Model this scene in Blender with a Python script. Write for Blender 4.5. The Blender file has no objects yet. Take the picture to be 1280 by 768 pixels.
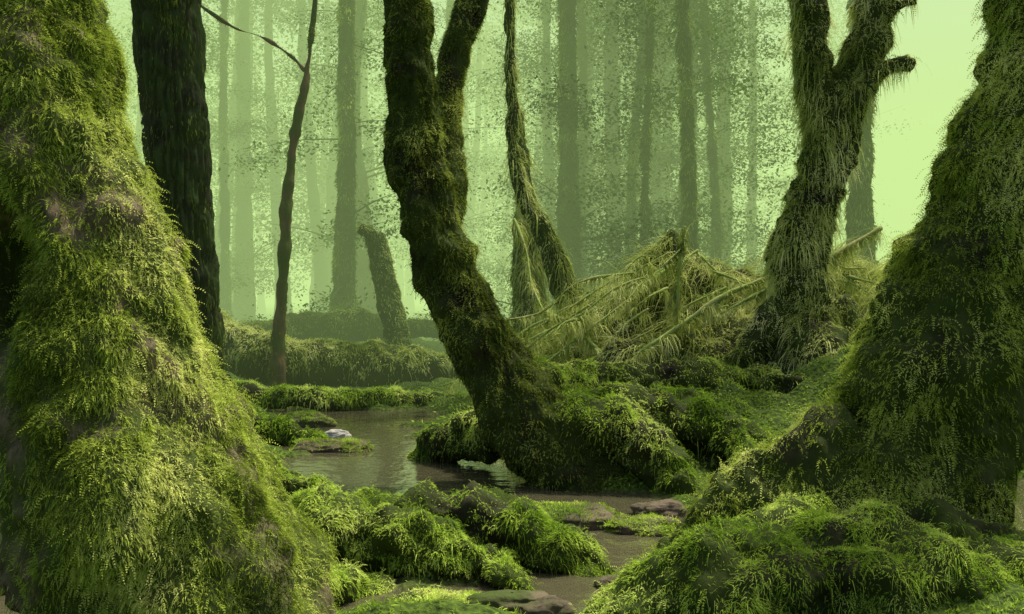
import bpy, math, numpy as np
rng=np.random.default_rng(7)
S=bpy.context.scene
# ------------------------------------------------------------------ noise
def _h(ix,iy,iz,s):
    n=(ix.astype(np.uint32)*np.uint32(374761393))^(iy.astype(np.uint32)*np.uint32(668265263))^(iz.astype(np.uint32)*np.uint32(2246822519))^np.uint32((s*3266489917)&0xffffffff)
    n=(n^(n>>np.uint32(13)))*np.uint32(1274126177)
    n=(n^(n>>np.uint32(16)))*np.uint32(2654435761)
    n=n^(n>>np.uint32(15))
    return n.astype(np.float64)/4294967295.0*2-1
def vn(P,f,seed=0):
    p=np.asarray(P,float)*f+100.37
    i=np.floor(p).astype(np.int64); t=p-i; t=t*t*t*(t*(t*6-15)+10)
    r=0
    for a in (0,1):
        wa=t[:,0] if a else 1-t[:,0]
        for b in (0,1):
            wb=t[:,1] if b else 1-t[:,1]
            for c in (0,1):
                wc=t[:,2] if c else 1-t[:,2]
                r=r+wa*wb*wc*_h(i[:,0]+a,i[:,1]+b,i[:,2]+c,seed)
    return r
def fbm(P,f,seed=0,o=3):
    r=0;a=1;tot=0
    for k in range(o):
        r=r+a*vn(P,f,seed+k*17);tot+=a;a*=.5;f=np.asarray(f)*2.03
    return r/tot
def nrm(v): return v/np.maximum(np.linalg.norm(v,axis=-1,keepdims=True),1e-9)
def sst(a,b,x):
    t=np.clip((x-a)/(b-a),0,1); return t*t*(3-2*t)
# ------------------------------------------------------------------ mesh helpers
def mesh_obj(name,V,F,mat,parent=None,tint=None,smooth=True):
    V=np.ascontiguousarray(V,dtype=np.float32); 
    Fs=F if isinstance(F,list) else [F]
    me=bpy.data.meshes.new(name)
    me.vertices.add(len(V)); me.vertices.foreach_set('co',V.ravel())
    loops=np.concatenate([f.ravel() for f in Fs]).astype(np.int32)
    starts=[];o=0
    for f in Fs:
        starts.append(o+np.arange(len(f))*f.shape[1]); o+=f.size
    starts=np.concatenate(starts).astype(np.int32)
    me.loops.add(len(loops)); me.loops.foreach_set('vertex_index',loops)
    me.polygons.add(len(starts)); me.polygons.foreach_set('loop_start',starts)
    me.polygons.foreach_set('use_smooth',np.full(len(starts),smooth))
    me.update(calc_edges=True)
    if tint is not None:
        at=me.attributes.new('tint','FLOAT','POINT'); at.data.foreach_set('value',np.ascontiguousarray(tint,dtype=np.float32))
    me.materials.append(mat)
    ob=bpy.data.objects.new(name,me); S.collection.objects.link(ob)
    if parent: ob.parent=parent
    return ob
def empty(name,loc=(0,0,0)):
    e=bpy.data.objects.new(name,None); S.collection.objects.link(e); e.empty_display_size=.2; return e
def join(parts):
    Vs=[];Fs=[];o=0
    for V,F in parts:
        Vs.append(V);Fs.append(F+o);o+=len(V)
    return np.concatenate(Vs),np.concatenate(Fs)
def catmull(K,n):
    K=np.asarray(K,float); m=len(K)
    seg=np.r_[0,np.cumsum(np.linalg.norm(np.diff(K[:,:3],axis=0),axis=1))]
    t=np.linspace(0,seg[-1],n); i=np.clip(np.searchsorted(seg,t,side='right')-1,0,m-2)
    u=((t-seg[i])/(seg[i+1]-seg[i]))[:,None]
    p0=K[np.maximum(i-1,0)];p1=K[i];p2=K[i+1];p3=K[np.minimum(i+2,m-1)]
    return .5*((2*p1)+(-p0+p2)*u+(2*p0-5*p1+4*p2-p3)*u*u+(-p0+3*p1-3*p2+p3)*u**3)
def tube(K,ns=48,nr=120,lump=.12,lf=2.5,med=.03,mf=9,fur=.0,flute=None,seed=1,cap=True):
    C=catmull(K,nr); c=C[:,:3]; r=np.maximum(C[:,3],.003)
    T=nrm(np.gradient(c,axis=0))
    N=np.zeros_like(T); a=np.array([0,-1,0.]) if abs(T[0,1])<.8 else np.array([1.,0,0])
    for k in range(nr):
        a=a-T[k]*a.dot(T[k]); a/=np.linalg.norm(a); N[k]=a
    B=np.cross(T,N)
    ang=np.linspace(0,2*np.pi,ns,endpoint=False)
    D=np.cos(ang)[None,:,None]*N[:,None]+np.sin(ang)[None,:,None]*B[:,None]
    R=np.repeat(r[:,None],ns,1)
    if flute:
        z0,hh,amp,k,ph=flute
        e=np.exp(-np.maximum(c[:,2]-z0,0)/hh)[:,None]
        w=np.abs(np.cos(ang*k/2+ph))[None,:]
        R=R*(1+amp*e*(w*1.3-.6))
    P=c[:,None]+D*R[...,None]
    Pf=P.reshape(-1,3)
    d=lump*fbm(Pf,lf,seed,3).reshape(nr,ns)*R*1.6+med*fbm(Pf,mf,seed+5,3).reshape(nr,ns)
    if fur: 
        q=Pf*np.array([1,1,.12]); d=d-fur*(1-np.abs(fbm(q,22,seed+9,2))*3).clip(0,1).reshape(nr,ns)
    P=P+D*d[...,None]
    V=P.reshape(-1,3)
    i=np.arange(nr-1)[:,None]*ns; j=np.arange(ns)[None,:]; j2=(j+1)%ns
    F=np.stack([i+j,i+j2,i+ns+j2,i+ns+j],-1).reshape(-1,4)
    if cap:
        for e,base in ((0,0),(1,(nr-1)*ns)):
            cc=V[base:base+ns].mean(0)+ (T[-1] if e else -T[0])*r[-1 if e else 0]*.25
            ring=cc+(V[base:base+ns]-cc)*.05
            o=len(V); V=np.concatenate([V,ring]); jj=np.arange(ns); kk=(jj+1)%ns
            f=np.stack([base+jj,base+kk,o+kk,o+jj],-1)
            if e==0: f=f[:,::-1]
            F=np.concatenate([F,f])
    return V,F
def vnormals(V,F):
    n=nrm(np.cross(V[F[:,1]]-V[F[:,0]],V[F[:,3]]-V[F[:,0]])+np.cross(V[F[:,2]]-V[F[:,1]],V[F[:,3]]-V[F[:,2]]))
    out=np.zeros_like(V)
    for k in range(4): np.add.at(out,F[:,k],n)
    return nrm(out)
def scatter(V,F,n,mask=None,clump=(11,.35)):
    VN=vnormals(V,F)
    ar=np.linalg.norm(np.cross(V[F[:,1]]-V[F[:,0]],V[F[:,3]]-V[F[:,0]]),axis=1)+1e-12
    cen=V[F].mean(1); nz=VN[F].mean(1)
    zmax=1.2+.36*np.maximum(cen[:,1],3)
    w=ar*np.where(cen[:,2]>zmax,0.03,1)*np.where(nz[:,1]>.45,.35,1)
    fi=rng.choice(len(F),n,p=w/w.sum())
    u=rng.random((n,1));v=rng.random((n,1)); f=F[fi]
    def bl(A): return (A[f[:,0]]*(1-u)*(1-v)+A[f[:,1]]*u*(1-v)+A[f[:,2]]*u*v+A[f[:,3]]*(1-u)*v)
    P=bl(V);N=nrm(bl(VN))
    pr=np.ones(n)
    if clump: pr=clump[1]+(1-clump[1])*sst(-.25,.15,fbm(P,clump[0],333,2))
    if mask is not None: pr=pr*mask(P,N)
    k=rng.random(n)<pr
    return P[k],N[k]
DOWN=np.array([0,0,-1.])
def nvec(P,f,s): return np.stack([vn(P,f,s),vn(P,f,s+1),vn(P,f,s+2)],-1)
def tintbase(P,n,rr):
    return rng.random(n)*rr+(1-rr)*.5*(1+.6*vn(P,3.1,11)+.6*vn(P,13,12))
def strands(P,N,L,W,a=.8,b=.6,droop=.8,segs=3,lv=.6,cl=.8):
    n=len(P); L=L*(1-lv/2+lv*rng.random((n,1)))*(1+.5*vn(P,6,3)+.35*vn(P,17,4))[:,None]; W=W*(.6+.8*rng.random((n,1)))
    d=nrm(N*a+rng.normal(0,b,(n,3))*.7+nvec(P,10,80)*cl); s=nrm(np.cross(d,rng.normal(0,1,(n,3))))
    p=P-N*L*.1; cols=[];rows=[]
    for k in range(segs+1):
        t=k/segs; w=W*(1-.85*t)
        rows+= [p-s*w*.5,p+s*w*.5]; cols+=[t,t]
        d=nrm(d+DOWN*droop/segs); p=p+d*L/segs
    V=np.stack(rows,1).reshape(-1,3); m=2*(segs+1)
    o=(np.arange(n)*m)[:,None]
    F=np.concatenate([np.stack([o[:,0]+2*k,o[:,0]+2*k+1,o[:,0]+2*k+3,o[:,0]+2*k+2],-1) for k in range(segs)])
    tint=(tintbase(P,n,.35)[:,None]*.9+np.array(cols)[None,:]*.15).ravel()
    return V,F,tint
def fronds(P,N,L,W,K=8,a=.5,b=.4,droop=1.2):
    n=len(P); L=L*(.6+.8*rng.random((n,1))); d=nrm(N*a+rng.normal(0,b,(n,3)))
    p=P.copy(); s=nrm(np.cross(d,N+rng.normal(0,.5,(n,3)))); out=[];cols=[]
    for k in range(K):
        t=(k+.3)/K; w=W*(1-t*.75)
        for sg in (-1,1):
            j=rng.normal(0,.2,(n,3))*w
            out+=[p,p+d*L/K*.55+s*sg*w*.06,p+s*sg*w*.8+d*w*.9+j]; cols+=[t*.6,t*.8,t+.2]
        d=nrm(d+DOWN*droop/K); p=p+d*L/K; s=nrm(s-d*(s*d).sum(1,keepdims=True))
    V=np.stack(out,1).reshape(-1,3)
    F=np.arange(len(V)).reshape(-1,3)
    tint=(tintbase(P,n,.3)[:,None]*.85+.06+np.array(cols)[None,:]*.15).ravel()
    return V,F,tint
def fuzz(name,parts,mat,parent):
    V=[];T=[];F3=[];F4=[];o=0
    for v,f,t in parts:
        if len(v)==0: continue
        V.append(v);T.append(t);(F3 if f.shape[1]==3 else F4).append(f+o);o+=len(v)
    Fs=[]
    if F4: Fs.append(np.concatenate(F4))
    if F3: Fs.append(np.concatenate(F3))
    return mesh_obj(name,np.concatenate(V),Fs,mat,parent,np.concatenate(T),smooth=False)
# ------------------------------------------------------------------ materials
def newmat(name):
    m=bpy.data.materials.new(name); m.use_nodes=True; nt=m.node_tree; nt.nodes.clear(); return m,nt,nt.nodes,nt.links
def ramp(nd,cols):
    r=nd.new('ShaderNodeValToRGB'); e=r.color_ramp.elements
    while len(e)<len(cols): e.new(.5)
    for k,(p,c) in enumerate(cols): e[k].position=p; e[k].color=(*c,1)
    return r
def moss_mat(name,cols,transl=.3,nscale=1.6):
    m,nt,nd,lk=newmat(name)
    at=nd.new('ShaderNodeAttribute'); at.attribute_name='tint'
    geo=nd.new('ShaderNodeNewGeometry')
    nz=nd.new('ShaderNodeTexNoise'); nz.inputs['Scale'].default_value=nscale; nz.inputs['Detail'].default_value=5
    lk.new(geo.outputs['Position'],nz.inputs['Vector'])
    ma=nd.new('ShaderNodeMath'); ma.operation='MULTIPLY_ADD'; ma.inputs[1].default_value=1.8; ma.inputs[2].default_value=-.82
    lk.new(nz.outputs[0],ma.inputs[0])
    ad=nd.new('ShaderNodeMath'); ad.operation='ADD'; ad.use_clamp=True
    lk.new(at.outputs['Fac'],ad.inputs[0]); lk.new(ma.outputs[0],ad.inputs[1])
    r=ramp(nd,cols); lk.new(ad.outputs[0],r.inputs[0])
    bs=nd.new('ShaderNodeBsdfDiffuse')
    tr=nd.new('ShaderNodeBsdfTranslucent'); lk.new(r.outputs[0],bs.inputs[0]); lk.new(r.outputs[0],tr.inputs[0])
    mx=nd.new('ShaderNodeMixShader'); mx.inputs[0].default_value=transl
    lk.new(bs.outputs[0],mx.inputs[1]); lk.new(tr.outputs[0],mx.inputs[2])
    o=nd.new('ShaderNodeOutputMaterial'); lk.new(mx.outputs[0],o.inputs[0]); return m
def bark_mat(name,c1,c2,moss=(.03,.05,.01),mossamt=.5,vs=.2,scale=14,bump=.6):
    m,nt,nd,lk=newmat(name)
    geo=nd.new('ShaderNodeNewGeometry'); mp=nd.new('ShaderNodeMapping'); mp.inputs['Scale'].default_value=(1,1,vs)
    lk.new(geo.outputs['Position'],mp.inputs['Vector'])
    nz=nd.new('ShaderNodeTexNoise'); nz.inputs['Scale'].default_value=scale; nz.inputs['Detail'].default_value=8; nz.inputs['Roughness'].default_value=.65
    lk.new(mp.outputs[0],nz.inputs['Vector'])
    r=ramp(nd,[(.3,c1),(.7,c2)]); lk.new(nz.outputs[0],r.inputs[0])
    n2=nd.new('ShaderNodeTexNoise'); n2.inputs['Scale'].default_value=3; n2.inputs['Detail'].default_value=8; lk.new(geo.outputs['Position'],n2.inputs['Vector'])
    r2=ramp(nd,[(.62-mossamt*.4,(0,0,0)),(.78-mossamt*.4,(1,1,1))]); lk.new(n2.outputs[0],r2.inputs[0])
    mx=nd.new('ShaderNodeMix'); mx.data_type='RGBA'; lk.new(r2.outputs[0],mx.inputs[0]); lk.new(r.outputs[0],mx.inputs[6]); mx.inputs[7].default_value=(*moss,1)
    bs=nd.new('ShaderNodeBsdfPrincipled'); bs.inputs['Roughness'].default_value=.9; bs.inputs['Specular IOR Level'].default_value=.15
    lk.new(mx.outputs[2],bs.inputs['Base Color'])
    bp=nd.new('ShaderNodeBump'); bp.inputs['Strength'].default_value=bump; bp.inputs['Distance'].default_value=.03
    lk.new(nz.outputs[0],bp.inputs['Height']); lk.new(bp.outputs[0],bs.inputs['Normal'])
    o=nd.new('ShaderNodeOutputMaterial'); lk.new(bs.outputs[0],o.inputs[0]); return m
M_moss=moss_mat('moss_green',[(0,(.025,.042,.008)),(.35,(.17,.24,.028)),(.65,(.45,.56,.085)),(1,(.78,.82,.27))])
M_mossB=moss_mat('moss_bright',[(0,(.022,.05,.008)),(.35,(.18,.31,.028)),(.65,(.48,.66,.08)),(1,(.78,.88,.25))])
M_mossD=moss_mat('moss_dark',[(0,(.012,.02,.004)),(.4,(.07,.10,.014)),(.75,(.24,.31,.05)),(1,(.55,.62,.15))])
M_mossY=moss_mat('moss_straw',[(0,(.07,.10,.02)),(.4,(.32,.40,.08)),(.7,(.64,.70,.22)),(1,(.86,.88,.42))])
M_leaf=moss_mat('leaf_green',[(0,(.012,.028,.01)),(.5,(.035,.075,.016)),(1,(.12,.2,.04))],.45,.4)
M_bark=bark_mat('bark_mossy',(.010,.010,.005),(.04,.04,.018),(.04,.06,.010),.7)
M_barkA=bark_mat('bark_brown',(.05,.04,.024),(.33,.25,.17),(.08,.11,.022),.75,.5,22,1)
M_barkD=bark_mat('bark_dark',(.010,.011,.006),(.05,.055,.026),(.04,.065,.016),.6,.1,18,1)
M_barkR=bark_mat('bark_red',(.05,.032,.02),(.19,.12,.075),(.06,.08,.02),.4,.1,20)
M_barkF=bark_mat('bark_far',(.02,.022,.012),(.06,.06,.03),(.05,.085,.02),.7,.1,6)
M_stick=bark_mat('stick_pale',(.2,.22,.06),(.5,.5,.2),(.3,.4,.1),.6,.3,20)
M_rock=bark_mat('rock_stone',(.04,.032,.025),(.22,.17,.12),(.06,.09,.018),.4,1,9,.8)
M_pale=bark_mat('cascade_pale',(.25,.24,.2),(.7,.68,.6),(.3,.32,.2),.1,1,12,.8)  # near-white, for the stone that stands in for the cascade
# ------------------------------------------------------------------ ground
def gh(x,y):
    x=np.asarray(x,float);y=np.asarray(y,float)
    P=np.stack([x,y,np.zeros_like(x)],-1)
    near=sst(3.4,3.9,y)*(1-sst(6.0,7.0,y))*(1-sst(1.3,1.9,x))
    h=.10+.15*fbm(P,.8,40,3)+.12*fbm(P,2.6,44,3)+.03*fbm(P,11,48,2)+near*(-.10+.12*fbm(P,3.4,51,3))
    h+=.10*(1-np.abs(fbm(P*np.array([.6,1.5,1]),1.1,49,2))*3).clip(0,1)*sst(9,12,y)*(1-sst(20,26,y))
    cx=-.8-.27*(y-7); wy=sst(5.7,6.5,y)*(1-sst(11.2,12.4,y))
    h-=.38*np.exp(-(np.abs(x-cx)/1.0)**3)*wy
    for (a,b,r,dd) in ((.35,6.0,.5,.2),(.85,5.4,.42,.2),(.62,4.85,.35,.2),(.32,4.25,.32,.16),(3.1,6.1,.9,.4),(-.3,6.3,.6,.25),(-2.2,4.3,.7,.25),(-2.6,13,2,.10)):
        h-=dd*np.exp(-((x-a)**2+(y-b)**2)/r**2)
    for (a,b,r,dd) in ((-1.75,8.3,.4,.2),(-1.9,9.6,.5,.16),(-2.9,10.5,.6,.2),(-1.1,10.3,.45,.2),(-.9,9.3,.35,.2),(-2.6,18.5,1.1,.45),(-4.6,19,1.2,.4)):
        h+=dd*np.exp(-((x-a)**2/(r*1.7)**2+(y-b)**2/r**2))
    mound=sst(.2,.9,x)*sst(6.9,8.1,y)*(.33+.11*np.clip(x,0,4)); mound=mound*(1-.75*sst(14,22,y))
    h+=mound*(1+.75*fbm(P,1.8,60,3))
    h+=.25*sst(.6,2.2,x)*sst(2.5,3.3,y)*(1-sst(4,5,y))*.5
    h+=np.clip(y-16,0,200)*.012+.35*fbm(P,.11,70,2)*sst(16,40,y)
    h+=.25*sst(2.8,5,np.abs(x+.5))*(1-sst(3,5,np.abs(y-4)))*(x<0)
    return h
xs=np.r_[-260,-160,-100,-65,-45,-32,-24,-18,-14,-11,np.arange(-9,-4,.12),np.arange(-4,5,.035),np.arange(5,10,.12),11,14,18,24,32,45,65,100,160,260]
ys=np.r_[-60,-30,-15,-8,-4,-2,0,1,2,np.arange(2.6,10,.035),np.arange(10,18,.08),np.arange(18,34,.3),36,39,43,48,54,62,72,85,100,125,160,220,320]
X,Y=np.meshgrid(xs,ys); GV=np.stack([X.ravel(),Y.ravel(),gh(X.ravel(),Y.ravel())],-1)
i=np.arange(len(ys)-1)[:,None]*len(xs);j=np.arange(len(xs)-1)[None,:]
GF=np.stack([i+j,i+j+1,i+len(xs)+j+1,i+len(xs)+j],-1).reshape(-1,4)
m,nt,nd,lk=newmat('forest_floor')
geo=nd.new('ShaderNodeNewGeometry'); sp=nd.new('ShaderNodeSeparateXYZ'); lk.new(geo.outputs['Position'],sp.inputs[0])
nf=nd.new('ShaderNodeTexNoise'); nf.inputs['Scale'].default_value=35; nf.inputs['Detail'].default_value=6; lk.new(geo.outputs['Position'],nf.inputs['Vector'])
r1=ramp(nd,[(.3,(.015,.028,.005)),(.7,(.11,.18,.022))]); lk.new(nf.outputs[0],r1.inputs[0])
r2=ramp(nd,[(.3,(.03,.024,.014)),(.7,(.16,.12,.075))]); lk.new(nf.outputs[0],r2.inputs[0])
mr=nd.new('ShaderNodeMapRange'); mr.inputs[1].default_value=-.03; mr.inputs[2].default_value=.03; lk.new(sp.outputs[2],mr.inputs[0])
mxx=nd.new('ShaderNodeMix'); mxx.data_type='RGBA'; lk.new(mr.outputs[0],mxx.inputs[0]); lk.new(r2.outputs[0],mxx.inputs[6]); lk.new(r1.outputs[0],mxx.inputs[7])
bs=nd.new('ShaderNodeBsdfPrincipled'); bs.inputs['Roughness'].default_value=.9; bs.inputs['Specular IOR Level'].default_value=.15; lk.new(mxx.outputs[2],bs.inputs['Base Color'])
bp=nd.new('ShaderNodeBump'); bp.inputs['Distance'].default_value=.03; lk.new(nf.outputs[0],bp.inputs['Height']); lk.new(bp.outputs[0],bs.inputs['Normal'])
o=nd.new('ShaderNodeOutputMaterial'); lk.new(bs.outputs[0],o.inputs[0])
ground=mesh_obj('ground',GV,GF,m)
c0=GV[GF].mean(1); sel=(c0[:,1]>3.2)&(c0[:,1]<24)&(c0[:,2]>-.02)&(np.abs(c0[:,0])<c0[:,1]*.5+1)
gm=lambda P,N: (.15+.85*sst(-.3,.1,fbm(P,1.8,90,3)))*sst(0,.04,P[:,2])
def gpart(lo,hi,n,L,W):
    s=sel&(c0[:,1]>=lo)&(c0[:,1]<hi); P,N=scatter(GV,GF[s],n,gm,(6,.3)); return strands(P,N,L,W,.8,.7,.6,2)
fuzz('ground_moss',[gpart(3.2,6,80000,.023,.006),gpart(6,10,100000,.030,.010),gpart(10,24,110000,.045,.020)],M_mossB,ground)
# ------------------------------------------------------------------ water
m,nt,nd,lk=newmat('pond_water')
bs=nd.new('ShaderNodeBsdfPrincipled'); bs.inputs['Base Color'].default_value=(.085,.08,.045,1); bs.inputs['Roughness'].default_value=.06; bs.inputs['IOR'].default_value=1.6
nz=nd.new('ShaderNodeTexNoise'); nz.inputs['Scale'].default_value=7; nz.inputs['Detail'].default_value=3; geo=nd.new('ShaderNodeNewGeometry'); lk.new(geo.outputs['Position'],nz.inputs['Vector'])
bp=nd.new('ShaderNodeBump'); bp.inputs['Strength'].default_value=.3; bp.inputs['Distance'].default_value=.03; lk.new(nz.outputs[0],bp.inputs['Height']); lk.new(bp.outputs[0],bs.inputs['Normal'])
o=nd.new('ShaderNodeOutputMaterial'); lk.new(bs.outputs[0],o.inputs[0])
wx=np.linspace(-6,6,40); wy=np.linspace(2,14,40); X,Y=np.meshgrid(wx,wy); WV=np.stack([X.ravel(),Y.ravel(),np.zeros(X.size)],-1)
i=np.arange(39)[:,None]*40;j=np.arange(39)[None,:]
mesh_obj('pond_water',WV,np.stack([i+j,i+j+1,i+41+j,i+40+j],-1).reshape(-1,4),m)
# ------------------------------------------------------------------ crowns
def leafcloud(boughs,n,size,spread=.25):
    Ps=[]
    for (p,q) in boughs:
        t=rng.random((n,1))**.7; c=p+(q-p)*t; c[:,2]-=.35*np.linalg.norm(q-p)*t[:,0]**2*.5
        Ps.append(c+rng.normal(0,1,(n,3))*np.array([spread,spread,spread*.4]))
    P=np.concatenate(Ps); n=len(P)
    d=nrm(rng.normal(0,1,(n,3))*np.array([1,1,.5])+DOWN*.4); s=nrm(np.cross(d,nrm(rng.normal(0,.5,(n,3))+np.array([0,0,1]))))
    L=size*(.6+.8*rng.random((n,1)))
    V=np.stack([P,P+d*L*.5+s*L*.28,P+d*L,P+d*L*.5-s*L*.28],1).reshape(-1,3)
    t=np.repeat(rng.random(n)*.6+.2*(1+vn(P,.9,5)),4)
    return V,np.arange(len(V)).reshape(-1,4),t
def boughs_for(K,z0,z1,n,lr,thick=.25):
    C=catmull(K,80); out=[];tw=[]
    cand=C[(C[:,2]>z0)&(C[:,2]<z1)]
    for k in range(n):
        c=cand[rng.integers(len(cand))]; a=rng.random()*6.283; L=lr*(.5+.8*rng.random())
        q=c[:3]+np.array([math.cos(a)*L,math.sin(a)*L,L*rng.uniform(-.25,.55)]); out.append((c[:3].copy(),q))
        tw.append(tube([(*c[:3],max(.010,c[3]*thick)),(*(c[:3]*.5+q*.5+np.array([0,0,.05*L])),max(.006,c[3]*thick*.6)),(*q,.003)],5,6,0,1,0,1,0,None,1,False))
    return out,tw
# ------------------------------------------------------------------ near trees
def mossy_tree(name,tubes,bark,mossm,mask,spec,crown=None,parent=None):
    e=parent or empty(name)
    V,F=join(tubes); mesh_obj(name+'_wood',V,F,bark,e)
    parts=[]
    for kind,n,kw in spec:
        P,N=scatter(V,F,n,mask)
        parts.append(strands(P,N,**kw) if kind=='s' else fronds(P,N,**kw))
    if parts: fuzz(name+'_moss',parts,mossm,e)
    if crown:
        K,z0,z1,nb,lr,nl,sz=crown
        b,tw=boughs_for(K,z0,z1,nb,lr); Vt,Ft=join(tw); mesh_obj(name+'_limbs',Vt,Ft,bark,e)
        V,F,t=leafcloud(b,nl,sz); mesh_obj(name+'_crown',V,F,M_leaf,e,t,False)
    return e
def patch(seed,lo=-.35,hi=.1,f=2.2,mn=.1): return lambda P: mn+(1-mn)*sst(lo,hi,fbm(P,f,seed,4))
# A left
KA=[(-1.05,3.4,-.15,.56),(-1.10,3.4,.18,.455),(-1.215,3.4,.52,.40),(-1.34,3.4,.89,.35),(-1.47,3.4,1.42,.295),(-1.64,3.4,2.22,.265),(-1.75,3.45,4,.22),(-1.7,3.6,7,.15),(-1.6,3.6,9.5,.05)]
tA=tube(KA,150,420,.18,2.6,.06,9,.014,(0,.3,.2,5,.4),3)
V=tA[0]; cen=np.array([-1.60,3.12,1.30]); dd=(V-cen)*np.array([1,.8,.5]); w=np.exp(-((dd**2).sum(1)/.11**2)**1.5); V[:]=V+np.array([.0,.34,0])*w[:,None]
pA=patch(21,-.45,-.1,2.4,.5)
def mA(P,N):
    xc=np.interp(P[:,2],[0,.5,.9,1.4,2.2],[-1.05,-1.2,-1.33,-1.45,-1.62]); rr=np.interp(P[:,2],[0,.5,1.4,2.2],[.5,.40,.30,.265])
    s=(P[:,0]-xc)/rr; bare=sst(-.5,-.18,s+.3*vn(P,4,5)+.15*vn(P,11,6))
    bare=np.maximum(bare,sst(1.5,1.65,P[:,2]))
    hol=1-np.exp(-((P-cen)**2*np.array([1,.5,.3])).sum(1)/.13**2)
    return pA(P)*(.08+.92*bare)*hol
mossy_tree('mossy_tree',[tA],M_barkA,M_moss,mA,[('s',290000,dict(L=.020,W=.0045,a=.7,b=.7,droop=1,segs=2)),('f',22000,dict(L=.055,W=.010,K=8,a=.6,b=.5,droop=1.6))],(KA,7,9.3,4,1.0,60,.09))
mossy_tree('added_gap_stump',[tube([(-2.35,4.7,-.1,.5),(-2.32,4.7,.4,.42),(-2.3,4.75,.85,.38),(-2.28,4.75,1.05,.3)],60,80,.3,3,.07,7,.02,(0,.3,.3,5,0),55)],M_barkD,M_mossD,lambda P,N:patch(66)(P)*np.clip(.3+N[:,2],.1,1),[('s',30000,dict(L=.03,W=.007,a=.7,b=.7,droop=1,segs=2))])  # stump added to keep the gap left of the trunk dark
# B centre leaning, with limb and roots
KB=[(.62,7,-.2,.36),(.46,7,.07,.33),(.175,7,.347,.30),(-.055,7,.675,.265),(-.235,7,1.0,.24),(-.4376,7,1.386,.22),(-.558,7,1.77,.205),(-.656,7,2.206,.18),(-.70,7,2.75,.17),(-.727,7,3.3,.15),(-.75,7,4.6,.13),(-.6,7.1,7,.1),(-.5,7.1,9,.03)]
KB2=[(-.44,7.1,1.6,.08),(-.42,7.3,2.0,.085),(-.44,7.5,2.3,.09),(-.485,7.7,2.66,.10),(-.45,7.8,3.04,.105),(-.34,7.9,3.6,.095),(-.25,8,4.5,.09),(0,8,6.5,.04)]
KB3=[(-.42,7.85,3.2,.05),(-.26,7.85,3.4,.045),(-.2,7.9,3.75,.04),(-.15,7.9,4.6,.03)]
rB=[[(.2,7,.3,.2),(.68,6.85,.36,.18),(.95,6.65,.2,.15),(1.1,6.45,-.08,.1)],
    [(.3,7.1,.42,.22),(.9,7.2,.42,.19),(1.5,7.1,.27,.16),(1.95,6.7,.02,.09)],
    [(.0,7.3,.62,.2),(.5,7.7,.62,.17),(1.2,8.0,.62,.15),(1.9,8.1,.62,.13),(2.7,8.0,.5,.08)],
    [(.1,7.2,.4,.2),(-.25,7.7,.25,.18),(-.55,8.0,.1,.13),(-.8,8.2,-.08,.08)],
    [(1.0,7.5,.5,.14),(1.35,7.2,.42,.12),(1.5,6.8,.25,.1),(1.5,6.4,.0,.07)]]
tB=[tube(KB,110,320,.14,3,.06,8,.02,None,8),tube(KB2,60,140,.14,4,.03,10,0,None,9),tube(KB3,30,60,.1,4,.02,10,0,None,9)]
rBt=[tube(k,56,110,.35,3.2,.07,8,0,None,30+n) for n,k in enumerate(rB)]
pB=patch(33,-.35,.1,3,.35)
def mB(P,N): return pB(P)*np.clip(.6+.8*(N[:,2]*.8+N[:,0]*.35),.3,1)*(1-.6*np.exp(-((P[:,2]-.5)/.45)**2)*(N[:,0]<.3))
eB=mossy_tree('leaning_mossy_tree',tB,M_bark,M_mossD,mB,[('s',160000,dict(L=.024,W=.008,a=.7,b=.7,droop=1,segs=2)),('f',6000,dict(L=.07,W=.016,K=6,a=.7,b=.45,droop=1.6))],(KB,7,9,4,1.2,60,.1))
def roots(name,ts,mat,n1,n2,L1,L2,wd,seed,bark=M_bark,drape=1.7,parent=None):
    p=patch(seed,-.35,.1,2.6,.15)
    mk=lambda P,N: p(P)*np.clip(.5+.9*N[:,2],.04,1)*(P[:,2]>-.01)
    return mossy_tree(name,ts,bark,mat,mk,[('s',n1,dict(L=L1,W=wd,a=.7,b=.7,droop=1,segs=2)),('f',n2//2,dict(L=L2*.8,W=wd*2.2,K=8,a=.6,b=.4,droop=drape)),('s',n2,dict(L=L2*1.2,W=wd*.7,a=.5,b=.35,droop=2.6,segs=4))],None,parent)
roots('roots',rBt,M_mossB,140000,11000,.023,.075,.008,51,parent=eB)
rC=[tube(k,64,160,.45,3.8,.08,8,0,None,60+n) for n,k in enumerate([
 [(-1.75,5.2,.78,.05),(-1.42,5.1,.55,.055),(-.98,5.0,.27,.07),(-.65,4.9,.16,.14),(-.2,4.85,.15,.15),(.2,4.75,.08,.12),(.55,4.55,-.08,.07)],
 [(-1.2,5.0,.1,.15),(-.8,4.75,.16,.14),(-.4,4.55,.12,.12),(-.05,4.45,.04,.09),(.15,4.3,-.1,.05)],
 [(-.9,3.9,.1,.18),(-.75,4.2,.02,.11),(-.55,4.4,-.08,.06)],
 [(-.5,4.9,.1,.1),(-.2,5.3,.12,.10),(.1,5.5,.02,.08)]])]
roots('mossy_root',rC,M_mossB,140000,14000,.020,.06,.0055,71)
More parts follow.
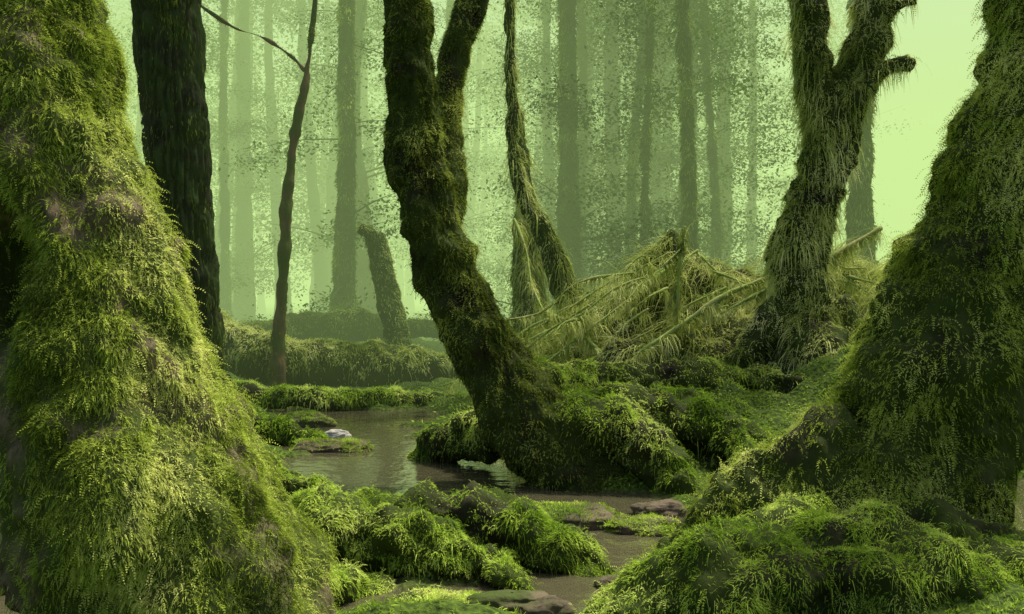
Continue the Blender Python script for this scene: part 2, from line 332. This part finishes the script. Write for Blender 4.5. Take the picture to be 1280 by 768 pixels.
# J right
KJ=[(1.55,4.6,-.15,.62),(1.63,4.6,.24,.50),(1.74,4.6,.42,.44),(1.89,4.6,.78,.40),(2.06,4.6,1.14,.37),(2.30,4.6,1.86,.33),(2.44,4.6,2.58,.29),(2.5,4.6,4,.25),(2.4,4.7,7,.17),(2.3,4.7,9.5,.05)]
tJ=[tube(KJ,150,400,.17,2.6,.07,8,.016,(0,.3,.25,5,1),13),
    tube([(1.6,4.5,.5,.28),(1.25,4.6,.32,.22),(.95,4.65,.15,.16),(.72,4.6,-.05,.1)],64,100,.3,3,.06,8,0,None,14)]
pJ=patch(83,-.3,.1,2.2,.2)
mJ=lambda P,N: pJ(P)*np.clip(.85-.45*N[:,0]+.3*N[:,2],.25,1)
mossy_tree('mossy_tree',tJ,M_bark,M_moss,mJ,[('s',250000,dict(L=.023,W=.0055,a=.7,b=.7,droop=1.2,segs=2)),('f',22000,dict(L=.075,W=.014,K=8,a=.6,b=.45,droop=1.9))],(KJ,7.5,9.3,3,1.0,50,.09))
rD=[tube(k,80,170,.45,3.2,.08,8,0,None,90+n) for n,k in enumerate([
 [(.2,3.75,-.12,.1),(.42,3.72,.04,.13),(.8,3.66,.18,.19),(1.25,3.7,.22,.22),(1.75,3.8,.12,.22),(2.3,3.9,.0,.15)],
 [(1.5,4.3,.15,.25),(1.9,4.0,.15,.2),(2.3,3.7,.0,.15)],[(1.2,4.3,.2,.22),(1.0,4.0,.18,.18),(.8,3.8,.1,.15)]])]
roots('mossy_root',rD,M_mossB,190000,20000,.022,.07,.005,97,drape=2)
rE=[tube(k,40,110,.35,2.5,.06,6,0,None,190+n) for n,k in enumerate([
 [(-4.2,12.4,.2,.13),(-3.2,12.0,.15,.13),(-2.2,11.9,.12,.13),(-1.3,12.1,.10,.11),(-.5,12.4,.05,.08)],
 [(-2.7,9.2,.15,.12),(-2.1,9.0,.1,.12),(-1.6,8.8,.0,.08)]])]
roots('mossy_root',rE,M_mossB,50000,4000,.04,.10,.015,197)
# I right-middle
KI=[(2.62,9,.35,.6),(2.58,9,.8,.43),(2.58,9,1.09,.33),(2.55,9,1.65,.26),(2.6,9,2.07,.215),(2.73,9,2.49,.22),(2.9,9,2.98,.23),(3.1,9,3.47,.18),(3.22,9,3.89,.15),(3.3,9,5,.14),(3.2,9.2,7.5,.08),(3.1,9.2,9,.03)]
KI2=[(2.8,9,2.7,.17),(2.68,9,3.05,.16),(2.62,9,3.4,.16),(2.6,9,3.89,.14),(2.5,9,5,.12),(2.3,9,7,.05)]
KI3=[(3.0,8.95,3.15,.12),(3.15,8.8,3.22,.07),(3.27,8.75,3.27,.055),(3.38,8.72,3.28,.06),(3.42,8.7,3.3,.02)]
KI4=[(3.2,9,3.7,.08),(3.35,8.9,3.82,.045),(3.5,8.9,3.86,.03)]
rI=[[(2.5,9,1.2,.22),(2.2,8.9,.95,.17),(1.9,8.8,.7,.1)],[(2.7,8.9,1.1,.22),(3.0,8.7,.8,.18),(3.4,8.5,.6,.1)],[(2.6,8.8,1.0,.26),(2.6,8.4,.75,.2),(2.5,7.9,.5,.12)]]
tI=[tube(KI,90,300,.2,3,.08,7,.015,(.6,.4,.2,5,0),18),tube(KI2,60,160,.2,3,.05,7,0,None,19),tube(KI3,24,40,.2,5,.02,9,0,None,19),tube(KI4,20,30,.2,5,.01,9,0,None,19)]+[tube(k,40,70,.3,3,.05,8,0,None,22) for k in rI]
pI=patch(123,-.35,.05,2.2,.3)
mI=lambda P,N: pI(P)*np.clip(.8-.5*N[:,0]+.2*N[:,2],.25,1)
mossy_tree('gnarled_mossy_tree',tI,M_bark,M_mossY,mI,[('s',110000,dict(L=.035,W=.010,a=.7,b=.7,droop=1.2,segs=2)),('s',18000,dict(L=.2,W=.009,a=.3,b=.3,droop=3,segs=4)),('f',6000,dict(L=.10,W=.02,K=6,a=.5,b=.4,droop=2.2))],(KI,7,9,4,1.2,60,.1))
# E dark tree left
KE=[(-3.72,12,-.1,.5),(-3.76,12,.6,.38),(-3.84,12,1.8,.36),(-3.9,12,2.9,.37),(-4.06,12,4.8,.40),(-4.1,12,8,.3),(-4.1,12,12,.1)]
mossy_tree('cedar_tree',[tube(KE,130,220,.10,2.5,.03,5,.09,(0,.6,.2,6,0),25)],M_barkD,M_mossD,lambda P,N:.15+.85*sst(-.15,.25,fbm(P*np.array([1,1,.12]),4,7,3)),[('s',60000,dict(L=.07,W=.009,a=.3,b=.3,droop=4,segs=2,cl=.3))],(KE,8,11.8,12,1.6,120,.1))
# F thin red tree
KF=[(-2.99,13,-.05,.13),(-2.98,13,.14,.11),(-2.96,13,.83,.085),(-2.9,13,1.65,.075),(-2.86,13,2.46,.07),(-2.77,13,3.28,.06),(-2.6,13,4.2,.042),(-2.5,13,5.1,.034),(-2.4,13,7,.03),(-2.4,13,8.5,.012)]
mossy_tree('young_tree',[tube(KF,24,180,.2,4,.035,6,.008,None,27),tube([(-2.63,13,4.2,.024),(-2.8,13,4.38,.018),(-3.16,13,4.62,.012),(-3.5,12.9,4.72,.009),(-3.93,12.9,5.0,.006)],10,50,.1,4,.03,5,0,None,28)],M_barkR,M_mossD,lambda P,N:sst(.0,.4,fbm(P,3,7,3)),[('s',12000,dict(L=.035,W=.01,a=.6,b=.5,droop=1,segs=2))],(KF,6,8.4,8,.9,70,.09))
# H slender tree with mossy foot
KH=[(1.0,12,.2,.34),(.80,12,.95,.25),(.56,12,1.6,.16),(.33,12,2.13,.11),(.13,12,2.5,.085),(.03,12,3.0,.075),(.0,12,3.6,.065),(-.03,12,4.8,.055),(-.05,12,7,.05),(0,12,9,.02)]
KH2=[(.25,12.6,.2,.25),(.2,12.6,1.1,.2),(.2,12.6,2.0,.18),(.15,12.6,2.8,.09),(.1,12.6,3.6,.05)]
mossy_tree('slender_mossy_tree',[tube(KH,40,200,.2,3,.04,7,0,None,31),tube(KH2,30,90,.15,3,.04,7,.01,None,32)],M_bark,M_mossY,lambda P,N:np.clip(.6+.5*N[:,2]+.35*N[:,0],.15,1)*patch(5,mn=.3)(P),[('s',32000,dict(L=.05,W=.014,a=.7,b=.5,droop=1.5,segs=2)),('s',8000,dict(L=.3,W=.011,a=.4,b=.3,droop=3,segs=4))],(KH,7,8.8,8,1.0,70,.1))
# snag
KS=[(-1.62,15,-.1,.30),(-1.66,15,.5,.22),(-1.78,15,1.2,.17),(-1.92,15,1.9,.16),(-2.02,15,2.25,.17)]
mossy_tree('broken_stump',[tube(KS,40,80,.2,3,.05,6,.02,None,35),tube([(-1.95,15,2.1,.12),(-2.08,14.9,2.28,.10),(-2.2,14.8,2.33,.07)],20,20,.2,4,.03,7,0,None,36)],M_bark,M_mossY,lambda P,N:np.clip(.4+.6*N[:,2]+.3*N[:,0],.1,1),[('s',12000,dict(L=.045,W=.016,a=.7,b=.5,droop=1.2,segs=2))])
# fallen logs
KL=[(-5.2,14.0,1.1,.28),(-4.4,13.8,.88,.31),(-3.7,13.6,.66,.33),(-3.1,13.5,.48,.33),(-2.4,13.5,.42,.30),(-1.7,13.6,.42,.26),(-1.2,13.7,.42,.21),(-.7,13.8,.38,.15)]
KL2=[(-5.5,16.5,.6,.25),(-4,17.2,.75,.28),(-2.6,17.4,.85,.25),(-1.2,17.2,.8,.16)]
mossy_tree('fallen_log',[tube(KL,70,170,.2,1.8,.08,4,.01,None,38)],M_bark,M_mossY,lambda P,N:np.clip(.15+1.2*N[:,2],.02,1),[('s',80000,dict(L=.05,W=.016,a=.7,b=.5,droop=1.2,segs=2)),('s',6000,dict(L=.16,W=.012,a=.5,b=.35,droop=2.6,segs=3))])
mossy_tree('fallen_log',[tube(KL2,50,120,.3,1.8,.10,4,.01,None,39)],M_bark,M_mossD,lambda P,N:np.clip(.35+.9*N[:,2],.03,1),[('s',30000,dict(L=.06,W=.02,a=.7,b=.5,droop=1.2,segs=2))])
# ------------------------------------------------------------------ brush pile
e=empty('brush_pile')
nx,ny=140,90
X,Y=np.meshgrid(np.linspace(.0,4.2,nx),np.linspace(9.1,13,ny))
apx=lambda x:np.interp(x,[.0,.3,.6,1.0,1.3,1.62,1.8,2.2,2.6,3.2,4.2],[.5,.9,1.18,1.5,1.7,1.98,1.8,1.58,1.52,1.75,1.4])
ridge=np.exp(-np.abs(Y-10.4)**1.5/.8)
Z=gh(X.ravel(),Y.ravel()).reshape(X.shape); Z=np.maximum(Z-.05,Z+(apx(X)-Z)*ridge*1.0-.02)
Pp=np.stack([X.ravel(),Y.ravel(),Z.ravel()],-1); Pp[:,2]+=.16*fbm(Pp*np.array([1,.5,1]),3.5,7,4)
edge=(np.minimum(np.minimum(X-.0,4.2-X),np.minimum(Y-9.1,13-Y)).ravel()); Pp[:,2]-=.25*(1-sst(0,.3,edge))
i=np.arange(ny-1)[:,None]*nx;j=np.arange(nx-1)[None,:]
PF=np.stack([i+j,i+j+1,i+nx+j+1,i+nx+j],-1).reshape(-1,4)
mesh_obj('moss_heap',Pp,PF,M_bark,e)
P,N=scatter(Pp,PF,120000,lambda P,N:patch(9,-.5,-.1,2,.35)(P)*(P[:,1]<11.2)); parts=[strands(P,N,.05,.011,.6,.6,1,2)]
P,N=scatter(Pp,PF,28000,lambda P,N:patch(19,-.3,.2,2,.3)(P)*(P[:,1]<11.2)); 
N2=nrm(N*.5+np.array([-.5,-.2,-.2])*np.where(P[:,0:1]<2,1,-1)); parts.append(strands(P,N2,.33,.008,.5,.3,1.4,5,cl=.5))
fuzz('moss_heap_moss',parts,M_mossY,e)
st=[]
def stick(a,b,r,sag=.06,sd=0):
    a=np.array(a,float);b=np.array(b,float);m1=a+(b-a)*.35+rng.normal(0,.03,3)+[0,0,sag];m2=a+(b-a)*.7+rng.normal(0,.03,3)+[0,0,sag*.6]
    st.append(tube([(*a,r),(*m1,r*.9),(*m2,r*.75),(*b,r*.45)],8,40,.2,4,.012,6,0,None,rng.integers(1000)))
stick((2.45,9.4,1.5),(1.1,9.1,.78),.028,.02); stick((3.5,9.7,1.95),(1.8,9.2,1.1),.026,.03)
stick((1.6,9.5,1.95),(1.52,9.3,.66),.016,.0); stick((2.4,9.3,1.3),(2.0,9.0,.6),.022,.02)
stick((.02,10.5,2.1),(.3,9.6,1.15),.016,-.06); stick((.3,9.6,1.15),(1.1,9.2,.6),.020,.02)
for k in range(80):
    x=rng.uniform(.5,3.6); y=rng.uniform(9.4,10.3); a=np.array([x,y,apx(x)*rng.uniform(.7,.98)]); 
    sgn=-1 if x<1.7 else rng.choice([-1,1]); L=rng.uniform(.5,1.5)
    b=a+np.array([sgn*L*rng.uniform(.4,1),-rng.uniform(0,.5),-L*rng.uniform(.3,.7)]); stick(a,b,rng.uniform(.005,.016),.04)
V,F=join(st); mesh_obj('sticks',V,F,M_stick,e)
P,N=scatter(V,F,28000); fuzz('stick_moss',[strands(P,N,.15,.008,.4,.4,2.5,3)],M_mossY,e)
# ------------------------------------------------------------------ rocks & pebbles
def rock(name,c,s,seed,mossy=True,mat=None):
    n1,n2=60,36; a=np.linspace(0,2*np.pi,n1,endpoint=False); b=np.linspace(.02,np.pi-.02,n2)
    A,Bb=np.meshgrid(a,b); D=np.stack([np.cos(A)*np.sin(Bb),np.sin(A)*np.sin(Bb),np.cos(Bb)],-1).reshape(-1,3)
    R=1+.45*fbm(D+seed,1.3,seed,3)+.12*fbm(D+seed,5,seed,3); V=D*R[:,None]; V=np.sign(V)*np.abs(V)**.85
    V=V*np.array(s)+np.array(c); i=np.arange(n2-1)[:,None]*n1; j=np.arange(n1)[None,:]; j2=(j+1)%n1
    F=np.stack([i+n1+j,i+n1+j2,i+j2,i+j],-1).reshape(-1,4)
    e=empty(name); mesh_obj('stone',V,F,mat or M_rock,e)
    if mossy:
        P,N=scatter(V,F,9000,lambda P,N:sst(.2,.6,N[:,2]+.5*fbm(P,4,seed,2))); fuzz('moss_cap',[strands(P,N,.02,.006,.7,.6,.6,2)],M_mossB,e)
rock('mossy_rock',(.3,5.7,.0),(.34,.2,.09),1); rock('mossy_rock',(.72,5.5,.0),(.2,.12,.06),2); rock('rock',(.85,5.9,.02),(.14,.1,.06),3,False)
rock('rock',(-1.62,9.5,.0),(.13,.1,.06),4,False,M_pale); rock('mossy_rock',(-2.1,10.4,.02),(.3,.2,.10),5); rock('rock',(.0,4.12,.0),(.16,.10,.05),6,False)  # the pale stone is added to stand in for a small bright cascade
rock('mossy_rock',(-.3,4.15,-.03),(.2,.12,.07),7); rock('rock',(.14,4.02,.0),(.1,.08,.05),11,False); rock('rock',(.45,4.4,-.01),(.09,.07,.05),12,False)
rock('mossy_rock',(.3,4.9,.0),(.14,.1,.06),14); rock('rock',(.95,5.1,.0),(.12,.08,.05),15,False); rock('mossy_rock',(-1.5,8.6,.0),(.3,.2,.09),16); rock('rock',(.25,5.2,-.01),(.08,.07,.04),17,False)
pv=[];pf=[];o=0
for k in range(460):
    if k<260: x=rng.normal(.08,.18);y=rng.normal(4.06,.1)
    elif k<420: x=rng.normal(.7,.3);y=rng.normal(5.5,.3)
    else: x=rng.normal(-1.62,.12);y=rng.normal(9.4,.12)
    s=rng.uniform(.005,.02); z=max(gh([x],[y])[0],-.02)+s*.3
    D=np.array([[1,0,0],[-1,0,0],[0,1,0],[0,-1,0],[0,0,.7],[0,0,-.7]])*s*rng.uniform(.7,1.3,(6,1))+[x,y,z]
    pv.append(D); pf.append(np.array([[0,2,4],[2,1,4],[1,3,4],[3,0,4],[2,0,5],[1,2,5],[3,1,5],[0,3,5]])+o); o+=6
mesh_obj('gravel',np.concatenate(pv),np.concatenate(pf),M_rock,smooth=False)
# ------------------------------------------------------------------ background trees
def bgtree(u,d,r,lean=0,z1=16,nb=40,lr=2,zb=1.5):
    x=u*d; zb0=gh([x],[d])[0]
    K=[(x,d,zb0-.2,r*1.5),(x+lean*.2+rng.normal(0,.07),d,zb0+3,r),(x+lean*.5+rng.normal(0,.10),d,zb0+6,r*.85),(x+lean,d,zb0+11,r*.6),(x+lean,d,z1,r*.2)]
    t=tube(K,18,60,.14,1,.06,3,0,(zb0,.5,.2,5,0),int(abs(x)*10)+3); b,tw=boughs_for(K,zb,z1,nb,lr,.10)
    return t,b,tw
spec=[(-.166,19,.16,.1,16,1.8),(-.145,26,.33,0,14,2.5),(.055,19,.19,0,24,2),(.098,25,.18,.0,45,2.6),(.178,17,.11,-.35,10,1.2),
 (.235,32,.14,0,12,1.8),(.34,17,.18,.0,0,1),(.20,26,.16,.5,45,2.4),(.075,30,.18,0,50,3),(.15,30,.16,.0,50,3),(-.262,34,.28,.0,36,3),(-.28,28,.12,.0,20,2.2),(-.06,33,.2,.0,36,2.6),(.03,28,.13,.1,40,2.4),(.12,20,.09,.3,44,2),(.2,20,.08,-.3,34,1.8),(.07,23,.1,-.2,44,2.2),(.165,23,.1,.2,44,2.2),(.14,27,.12,.1,44,2.4),(.13,18,.06,.1,26,1.5)]
for (u,d,r,ln,nb,lr) in spec:
    t,b,tw=bgtree(u,d,r,ln,13,nb or 6,lr,.6 if nb else 12)
    e=empty('beech_tree'); V,F=t; mesh_obj('trunk',V,F,M_barkF,e); 
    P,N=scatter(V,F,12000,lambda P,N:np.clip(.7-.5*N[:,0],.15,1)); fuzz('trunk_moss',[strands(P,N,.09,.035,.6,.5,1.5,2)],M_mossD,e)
    Vt,Ft=join(tw); mesh_obj('limbs',Vt,Ft,M_barkF,e)
    V,F,tt=leafcloud(b,420,.075,.30); mesh_obj('crown',V,F,M_leaf,e,tt,False)
T=[];LB=[]
for k in range(66):
    d=rng.uniform(34,80); u=rng.uniform(-.62,.62)
    if .3<u<.5 and rng.random()<.85: continue
    t,b,tw=bgtree(u,d,rng.uniform(.12,.3),rng.uniform(-1,1),22,26 if abs(u-.13)>.2 else 38,3.5,2.5); T.append(t);T+=tw; LB+=b
e=empty('distant_trees'); V,F=join(T); mesh_obj('distant_trunks',V,F,M_barkF,e)
V,F,tt=leafcloud(LB,190,.16,.6); mesh_obj('distant_crowns',V,F,M_leaf,e,tt,False)
bl=[]
for k in range(200):
    d=rng.uniform(18,30);x=rng.uniform(-.5,.5)*d; z=gh([x],[d])[0]; a=rng.random()*6.28
    bl.append((np.array([x,d,z]),np.array([x+math.cos(a)*.8,d+math.sin(a)*.8,z+rng.uniform(.3,.9)])))
V,F,tt=leafcloud(bl,170,.08,.25); mesh_obj('undergrowth',V,F,M_leaf,None,tt,False)
# ------------------------------------------------------------------ mist
m,nt,nd,lk=newmat('mist_glow'); k=.025; Lc=(.50,.70,.255)
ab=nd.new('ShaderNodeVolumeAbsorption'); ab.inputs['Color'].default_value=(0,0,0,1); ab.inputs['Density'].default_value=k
em=nd.new('ShaderNodeEmission'); em.inputs[0].default_value=(*Lc,1); em.inputs[1].default_value=k*1.28  # self-glow of the haze, standing in for daylight scattered in it
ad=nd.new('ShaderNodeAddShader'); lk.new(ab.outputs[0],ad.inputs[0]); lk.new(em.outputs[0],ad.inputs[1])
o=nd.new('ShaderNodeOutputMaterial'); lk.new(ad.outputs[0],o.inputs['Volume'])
x0,x1,y0,y1,z0,z1=-110,110,11.5,140,-3,24
V=np.array([[x,y,z] for x in(x0,x1) for y in (y0,y1) for z in (z0,z1)],float)
F=np.array([[0,1,3,2],[4,6,7,5],[0,4,5,1],[2,3,7,6],[0,2,6,4],[1,5,7,3]])
mesh_obj('glowing_mist',V,F,m,smooth=False)
# ------------------------------------------------------------------ light
w=bpy.data.worlds.new('World'); S.world=w; w.use_nodes=True; nt=w.node_tree
bg=nt.nodes['Background']; sk=nt.nodes.new('ShaderNodeTexSky'); sk.sky_type='NISHITA'; sk.sun_disc=False
el,az=math.radians(65),math.radians(52)
sk.sun_elevation=el; sk.sun_rotation=az; sk.air_density=1.0; sk.dust_density=6; sk.ozone_density=.2
nt.links.new(sk.outputs[0],bg.inputs[0]); bg.inputs[1].default_value=.15
sl=bpy.data.lights.new('sun','SUN'); sl.energy=5; sl.angle=math.radians(5); sl.color=(1,.94,.76)
so=bpy.data.objects.new('sun',sl); S.collection.objects.link(so)
from mathutils import Vector
dv=Vector((math.sin(az)*math.cos(el),math.cos(az)*math.cos(el),math.sin(el))); so.rotation_euler=dv.to_track_quat('Z','Y').to_euler(); so.location=dv*30
cd=bpy.data.cameras.new('camera'); cd.lens=36; cd.sensor_width=36; cd.clip_end=2000; cd.clip_start=.05
co=bpy.data.objects.new('camera',cd); co.location=(0,0,1.2); co.rotation_euler=(math.radians(90),0,0); S.collection.objects.link(co); S.camera=co
S.view_settings.view_transform='Standard'; S.view_settings.look='None'; S.view_settings.exposure=0
